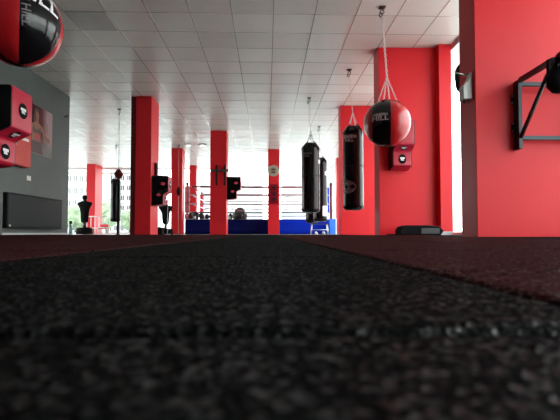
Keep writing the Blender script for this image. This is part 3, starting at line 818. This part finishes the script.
# ------------------------------------------------------------------ things on the middle pillars
yc = 13.595
def P(px, py, Y=yc): return at(px, py, Y)
t = thing('pull_up_bar', 'black crossed bars mounted on the red pillar before the ring', 'pull up bar', (P(218, 171).x, yc, P(218, 171).z))
o0 = P(218, 171)
def rel(px, py, dy): q = P(px, py); return (q.x - o0.x, dy, q.z - o0.z)
MB().tube([rel(211.3, 171, -.10), rel(229, 171, -.10)], .040, 10).build('cross_bar', 'steelb', t)
for px in (216.7, 224.8):
    MB().box((rel(px - .9, 185, 0)[0], -.03, rel(px, 185.5, 0)[2]), (rel(px + .9, 185, 0)[0], -.002, rel(px, 165, 0)[2]), bev=.004).build('upright', 'steelb', t)
    MB().tube([rel(px, 171, -.10), rel(px, 171, -.02)], .016, 8).build('arm', 'steelb', t)
MB().box((rel(219.9, 0, 0)[0], -.13, -.03), (rel(220.6, 0, 0)[0], -.123, .03)).build('sticker', 'plate', t)
yd = 16.595
p = at(273.4, 170.8, yd)
t = thing('round_sign', 'round beige relief sign high on the pillar before the ring', 'sign', (p.x, yd, p.z))
def disc_y(m, r, y0, y1, n=28, cx=0, cz=0, rz=None):
    rz = rz or r; m.prism([(cx + r * math.cos(2 * PI * k / n), cz + rz * math.sin(2 * PI * k / n)) for k in range(n)], 'y', y0, y1); return m
R = 5.9 / FPX * yd
disc_y(MB(), R, -.03, -.001).build('plate', 'gold', t, bevel=.005)
m = MB(); n = 28
m.tube([(R * .86 * math.cos(2 * PI * k / n), -.034, R * .86 * math.sin(2 * PI * k / n)) for k in range(n + 1)], .012, 6, cap=False); m.build('rim', 'skirt', t)
disc_y(MB(), R * .40, -.045, -.031, cz=R * .2, rz=R * .2).build('relief_mark', 'brown', t)
disc_y(MB(), R * .42, -.045, -.031, cz=-R * .28, rz=R * .18).build('relief_mark', 'brown', t)
p = at(274, 194, yd)
t = thing('striking_target', 'dark red panel with three round black targets below the round sign', 'wall target', (p.x, yd, p.z))
hw, hh = 4.2 / FPX * yd, 9.7 / FPX * yd
MB().box((-hw, -.06, -hh), (hw, -.001, hh), bev=.012).build('board', mat('dark_crimson_vinyl', (.22, .004, .015), .6, spec=.1), t)
for cz in (hh * .58, 0, -hh * .55):
    k_ = disc_y(MB(), .062, -.085, -.0615, cz=cz).build('target_disc', 'blackm', t, bevel=.006)
    disc_y(MB(), .022, -.092, -.0855, 14, cz=cz, rz=.010).build('centre_mark', 'greyv', k_)

# ------------------------------------------------------------------ right hand side
# long low black pad by the coral pillar
a, b = at(399.5, 230, 6.9), at(442, 230, 6.9); zt = at(420, 225.2, 6.9).z
t = thing('floor_pad', 'low black padded block on the floor against the coral pillar', 'pad', ((a.x + b.x) / 2, 7.0, .0015))
w2 = (b.x - a.x) / 2; zt -= .002
MB().prism([(-w2, 0), (w2 - .03, 0), (w2 + .02, zt * .45), (w2 - .06, zt * .9), (w2 * .3, zt), (-w2 + .10, zt), (-w2 + .02, zt * .82), (-w2 - .01, zt * .4)], 'y', -.15, .13).build('cushion', 'blackm', t, bevel=.02)
MB().box((-w2 + .33, -.156, .02), (w2 - .06, -.1505, zt * .7), bev=.002).build('fabric_panel', 'gdark', t)
p = at(392, 233, 6.8)
tag(MB().box((p.x - .07, 6.75, .002), (p.x + .08, 6.85, .02), bev=.006).build('rubber_strip', 'blackm'), 'tiny black strip on the floor left of the low black pad', 'strip')

# elbow soap dispenser on the shaded face of the near pillar
XI = at(477, 200, 3.92).x
z1, z0 = at(470, 81.5, 3.97).z, at(470, 98.8, 3.97).z
t = thing('soap_dispenser', 'white wall dispenser with bent steel lever on the shaded pillar face', 'dispenser', (XI, 4.02, z0))
H = z1 - z0
MB().prism([(-.085, .0), (-.002, .0), (-.002, H + .10), (-.020, H + .04), (-.040, H + .0), (-.062, H - .01), (-.085, H - .04)], 'y', -.05, .05).build('housing', 'plate', t, bevel=.006)
MB().tube([(-.018, 0, H + .085), (-.05, 0, H + .075), (-.09, -.01, H + .083), (-.15, -.02, H + .095)], [.007, .008, .008, .009], 8).build('lever', 'steel', t)
MB().box((-.045, -.0525, H * .1), (-.041, -.0505, H * .9), bev=.0005).build('housing_seam', 'skirt', t)
MB().tube([(-.06, 0, 0), (-.06, 0, -.025)], .012, 8).build('nozzle', 'steeld', t)
# dark oval pad behind that pillar
p = at(463, 77, 4.3)
m = MB(); q = []
for k in range(32):
    a_ = 2 * PI * k / 32; q.append((p.x + .0 + .105 * math.copysign(abs(math.cos(a_)) ** .7, math.cos(a_)) + .045, p.z + .155 * math.copysign(abs(math.sin(a_)) ** .7, math.sin(a_))))
m.prism(q, 'y', 4.245, 4.36)
tag(m.build('rounded_pad', 'blackm', bevel=.01), 'black rounded pad peeping out behind the large near pillar', 'pad')

# steel bracket on the near pillar
YI = 3.918
o0 = at(515.4, 139.5, YI)
t = thing('wall_bracket', 'black and grey steel exercise bracket on the large coral pillar', 'wall bracket', (o0.x, YI, o0.z))
zU = at(519, 84.5, YI - .06).z - o0.z; zL = 0
FW = .62   # distance between the two side frames
tb = .0175
for sx in (0, FW):
    zt_ = at(519, 81, YI - .05).z - o0.z; zb_ = at(519, 149.5, YI - .05).z - o0.z
    u = MB().box((sx - tb, -.085, zb_), (sx + tb, -.006, zt_), bev=.003).build('upright', 'steelb', t)
    MB().box((sx - tb + .002, -.0885, zb_ + .002), (sx + tb - .002, -.0855, zt_ - .002)).build('front_face', 'steelg', u)
    for zz in (zU - .12, zL + .11):
        pl = MB().box((sx - tb - .022, -.006, zz - .05), (sx + tb + .022, -.0005, zz + .05), bev=.002).build('mounting_plate', 'steelb', t)
        for dz in (-.032, .032):
            for dx in (-1, 1):
                MB().tube([(sx + dx * (tb + .011), -.006, zz + dz), (sx + dx * (tb + .011), -.015, zz + dz)], .008, 8).build('bolt', 'steel', pl)
    # arm out and brace
    A = Vector((sx, -.06, zU + .012)); B = Vector((sx, -.60, zU + .035))
    MB().box((sx - .016, -.56, zU + .005), (sx + .016, -.09, zU + .05), bev=.003).build('arm', 'steelb', t)
    MB().tube([(sx, -.085, zL + .0), (sx, -.54, zU + .01)], .017, 4).build('brace', 'steelb', t)
for zz, nm in ((zU, 'upper_rail'), (zL, 'lower_rail')):
    MB().box((tb + .001, -.085, zz - .018), (FW - tb - .001, -.050, zz + .018), bev=.003).build(nm, 'steelg', t)
# padded roller between the arms' ends + straps
m = MB(); zz = zU + .018
m.tube([(.018, -.575, zz), (.022, -.575, zz), (.04, -.575, zz), (FW - .04, -.575, zz), (FW - .022, -.575, zz), (FW - .018, -.575, zz)], [.03, .06, .072, .072, .06, .03], 24)
m.build('padded_roller', 'black', t)
MB().loft([(.055, -.52, zU - .225, .02, .02), (.055, -.52, zU - .215, .045, .045), (.055, -.52, zU - .17, .082, .075), (.055, -.52, zU - .11, .085, .08), (.062, -.52, zU - .02, .062, .06), (.065, -.52, zU + .05, .05, .05)], 24).build('hanging_pad', 'blackm', t)
m = MB(); pts = []
for k in range(17):
    a_ = PI * k / 16; pts.append((-.012 + .075 * (1 - math.cos(a_)) * .5 , -.50, zU - .02 - .12 * math.sin(a_)))
m.tube([( -.012, -.50, zU + .05)] + pts + [(.063, -.50, zU + .05)], .013, 8); m.build('hanging_strap', 'black', t)

# ------------------------------------------------------------------ outside
gr = MB(); gr.box((-220, -60, -.5), (220, 260, -.15)); tag(gr.build('pavement', 'ground'), kind='structure')
def building(label, x0, x1, Y, H, floors, bays, depth=14, wm='bwin'):
    t = thing('apartment_building', label, 'building', ((x0 + x1) / 2, Y, -.15)); w2 = (x1 - x0) / 2
    MB().box((-w2, 0, 0), (w2, depth, H)).build('walls', 'build', t)
    MB().box((-w2 - .3, -.3, H), (w2 + .3, depth + .3, H + .5)).build('parapet', 'build', t)
    fh = H / floors; bw = 2 * w2 / bays
    for f in range(floors):
        for b in range(bays):
            x = -w2 + bw * (b + .5); z = fh * f + fh * .3
            wn = MB().box((x - bw * .24, -.06, z), (x + bw * .24, .0 - .005, z + fh * .45)).build('window', wm, t)
            MB().box((x - .08, -.10, z), (x + .08, -.061, z + fh * .45)).build('mullion', 'build', wn)
        for b in range(0, bays, 2):
            x = -w2 + bw * (b + .5)
            MB().box((x - bw * .42, -1.3, fh * f + .05), (x + bw * .42, -.01, fh * f + .25)).build('balcony', 'build', t)
building('white apartment block with dark windows outside the far left glazing', at(60, 200, 110).x, at(90, 200, 110).x, 110, 24, 8, 5)
building('pale apartment block outside between the pink sided pillar and the nearest left pillar', at(107, 200, 132).x, at(150, 200, 132).x, 132, 24, 8, 7)
building('pale long block outside behind the ring, left of the sign pillar', at(200, 200, 140).x, at(262, 200, 140).x, 140, 19, 5, 7, wm='bpale')
building('pale block outside behind the ring, right of the sign pillar', at(283, 200, 150).x, at(345, 200, 150).x, 150, 21, 5, 6, wm='bpale')
def tree(label, px, Y, H, R):
    t = thing('street_tree', label, 'tree', (at(px, 220, Y).x, Y, -.15), 0, 'trees outside the far glazing')
    MB().tube([(0, 0, 0), (.1, 0, H * .35), (0, 0, H * .6)], [.22, .17, .1], 10).build('trunk', 'bark', t)
    m = MB()
    for k in range(14):
        a_ = random.uniform(0, 2 * PI); q = random.uniform(0, R * .65)
        c = Vector((q * math.cos(a_), q * math.sin(a_), H * .62 + random.uniform(-.22, .25) * H)); rr = R * random.uniform(.3, .5)
        r_ = bmesh.ops.create_icosphere(m.bm, subdivisions=3, radius=rr)
        for v in r_['verts']:
            v.co *= 1 + .3 * noise.noise(v.co * 2.1 + c); v.co += c
    m.build('crown', 'leaf', t)
for i, (px, Y, H, R, lb) in enumerate([(76, 58, 3.6, 2.4, 'green tree outside the glazing just right of the grey wall'), (90, 64, 3.4, 2.2, 'green tree outside behind the torso dummy'),
                        (107, 54, 4.0, 2.0, 'green tree outside left of the distant heavy bag'), (130, 66, 3.6, 2.2, 'green tree outside right of the distant heavy bag')]):
    tree(lb, px, Y, H, R)

# ------------------------------------------------------------------ light
W = bpy.data.worlds.new('world'); bpy.context.scene.world = W; W.use_nodes = True
N, L = W.node_tree.nodes, W.node_tree.links
bg = N['Background']; bg.inputs['Strength'].default_value = 7.2
tc = N.new('ShaderNodeTexCoord'); sx = N.new('ShaderNodeSeparateXYZ'); L.new(tc.outputs['Generated'], sx.inputs[0])
r = N.new('ShaderNodeValToRGB'); e = r.color_ramp.elements
e[0].position = .0; e[0].color = (.97, .96, .94, 1); e[1].position = .6; e[1].color = (.90, .95, 1, 1)
L.new(sx.outputs['Z'], r.inputs['Fac']); L.new(r.outputs['Color'], bg.inputs['Color'])
vs = bpy.context.scene.view_settings
vs.view_transform = 'Standard'; vs.look = 'None'; vs.gamma = 1; vs.exposure = 0; vs.use_curve_mapping = False
